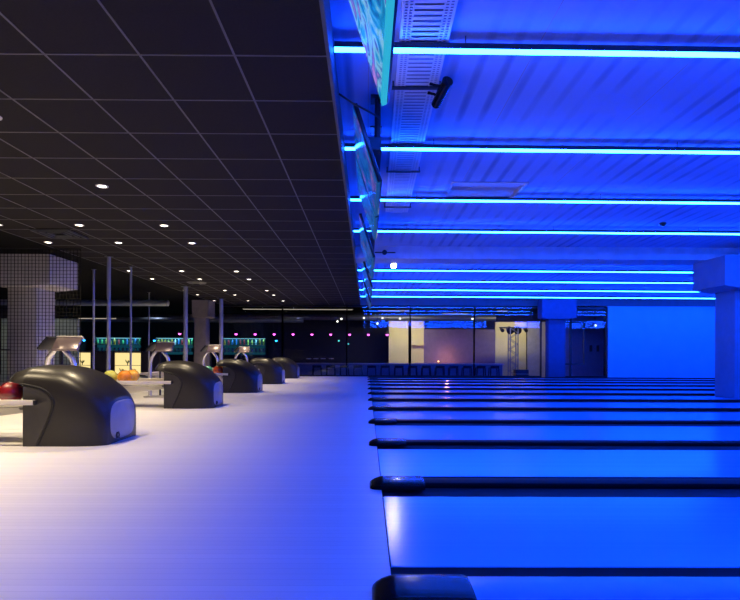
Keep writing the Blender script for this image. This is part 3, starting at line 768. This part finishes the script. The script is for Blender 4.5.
for px0, px1, e in ((388.5, 423, 30), (495, 526, 24)):
    l = bpy.data.lights.new('panel_wash', 'AREA'); l.shape = 'RECTANGLE'; l.size = X(px1, D) - X(px0, D); l.size_y = .12; l.energy = e; l.color = (1, .88, .62); l.spread = math.radians(120)
    o = bpy.data.objects.new('panel_wash', l); COL.objects.link(o); o.location = ((X(px1, D) + X(px0, D)) / 2, D - 2.0, 2.80)
    o.rotation_euler = Vector((0, 1, -.75)).to_track_quat('-Z', 'Y').to_euler()
for px, lab in ((591, 'small dark wall plate, left of two seen through the glazed door'), (598, 'small dark wall plate, right of two seen through the glazed door')):
    q = MB(); q.box(-.06, .06, -.02, -.001, -.14, .14, bevel=.005); q.box(-.03, .03, -.026, -.02, -.05, .05)
    o = q.build('wall_plate', M_dkmetal, loc=(X(px, 23.5), 23.5, EYE + 6.5 * 23.5 / 531)); tag(o, lab, 'wall plate')

# counter and stools
D = 22.3
root = thing('counter', 'long pale-topped counter behind the glazing with stools before it', 'counter', (0, D, FZ))
c0, c1 = X(296, D), X(503, D)
q = MB(); q.box(c0, c1, .1, .6, 0, .83); q.build('front_panel', mat('counter_front', (.26, .24, .34), .5), root)
q = MB(); q.box(c0 - .05, c1 + .05, 0, .66, .83, .875, bevel=.008); q.build('countertop', mat('counter_top', (.66, .55, .50), .35), root)
stools = []
sx = [317 + 13.6 * i for i in range(14)]
for i, px in enumerate(sx):
    root = thing('bar_stool', 'dark low-backed bar stool at the long counter, %s from the hood end' % ORD[i], 'bar stool', (X(px, 21.6), 21.6, FZ), group='bar stools at the long counter')
    if not stools:
        q = MB(); q.box(-.18, .18, -.17, .17, .70, .74, bevel=.015); q.build('seat', M_dkmetal, root)
        q = MB(); q.box(-.18, .18, -.19, -.165, .74, .80, bevel=.01); q.build('backrest', M_dkmetal, root)
        for ax in (-1, 1):
            for ay in (-1, 1):
                q = MB(); q.tube([(ax * .16, ay * .15, .70), (ax * .19, ay * .18, 0.0)], .02, 8); q.build('leg', M_dkmetal, root)
        q = MB(); q.tube([(-.18, -.17, .25), (.18, -.17, .25)], .012, 6); q.tube([(-.18, .17, .25), (.18, .17, .25)], .012, 6); q.build('footrest', M_dkmetal, root)
    else:
        for ch in stools[0].children:
            c = ch.copy(); c.parent = root; COL.objects.link(c)
    stools.append(root)
for i, px in enumerate((308.5, 315.6, 322.8, 331)):
    root = thing('round_table', 'small white-topped high table beyond the counter, %s of four from the hood end' % ORD[i], 'table', (X(px, 24.2 + .35 * i), 24.2 + .35 * i, FZ), group='white-topped high tables')
    q = MB(); q.lathe([(0, 1.02), (.11, 1.02), (.12, 1.04), (.11, 1.055), (0, 1.055)], 20); q.build('tabletop', mat('white_laminate', (.85, .85, .85), .3), root)
    q = MB(); q.cyl((0, 0, .02), (0, 0, 1.02), .03); q.build('stem', M_dkmetal, root)
    q = MB(); q.lathe([(0, 0), (.15, 0), (.15, .015), (.04, .03), (0, .03)], 20); q.build('foot', M_dkmetal, root)
# small table lamp giving the orange glow on the violet wall
root = thing('table_lamp', 'tiny orange lamp glowing on the counter by the violet wall', 'lamp', (X(438, 22.8), 22.75, FZ + .876))
q = MB(); q.lathe([(0, 0), (.05, 0), (.05, .012), (.012, .02), (.012, .05), (0, .05)], 14); q.build('base', M_dkmetal, root)
q = MB(); q.ball((0, 0, .085), .035, 12); q.build('bulb', emit('orange_bulb', (1, .42, .15), 6), root)
point('orange_glow', (X(447, 24.4), 24.4, .70), 26, (1, .40, .16), .08)

# light truss
D = 23.6
root = thing('light_truss', 'upright lattice truss carrying a bar of stage lights before the yellow wall', 'light truss', (X(513, D), D, FZ))
M_truss = mat('truss_alloy', (.25, .26, .32), .35, .5)
q = MB()
for ax in (-.17, .17):
    for ay in (-.17, .17): q.cyl((ax, ay, .03), (ax, ay, 2.42), .025, n=10)
z = .05; s_ = 1
while z < 2.3:
    for ay in (-.17, .17): q.cyl((-.17 * s_, ay, z), (.17 * s_, ay, z + .24), .014, n=8)
    z += .24; s_ = -s_
q.build('lattice', M_truss, root)
q = MB(); q.box(-.32, .32, -.32, .32, 0, .03, bevel=.006); q.build('base_plate', M_dkmetal, root)
q = MB(); q.cyl((-.62, 0, 2.46), (.62, 0, 2.46), .03, n=12); q.build('crossbar', M_dkmetal, root)
for xx, r_ in ((-.50, .08), (-.15, .17), (.18, .17), (.55, .08)):
    q = MB(); q.cyl((xx, -.12, 2.32), (xx, .12, 2.40), r_, r_ * .85, 16); q.box(xx - .02, xx + .02, -.02, .02, 2.36, 2.46); q.build('stage_light', M_dkmetal, root)
root = thing('flight_case', 'dark equipment case beside the foot of the light truss', 'case', (X(521, 22.9), 22.9, FZ))
q = MB(); q.box(-.28, .28, -.2, .2, 0, .62, bevel=.015); q.build('case', mat('navy_case', (.03, .04, .08), .5), root)
q = MB(); q.box(-.285, .285, -.205, .205, .42, .44); q.build('metal_edge', M_steel, root)

# dim fill spots added for the bar and its left side, no fixtures
for (x, y, e, c) in ((-9, 22.5, 12, (.6, .75, 1)), (-3, 23, 10, (.45, .45, 1)), (3, 22.6, 22, (.45, .42, 1)), (8.4, 22, 12, (.3, .35, 1)), (-9.5, 17, 30, (.8, .85, 1)), (-10, 12, 30, (1, .85, .7))):
    spot('bar_fill_spot', (x, y, 2.7), (0, 0, -1), e, c, 140, .6, .06)
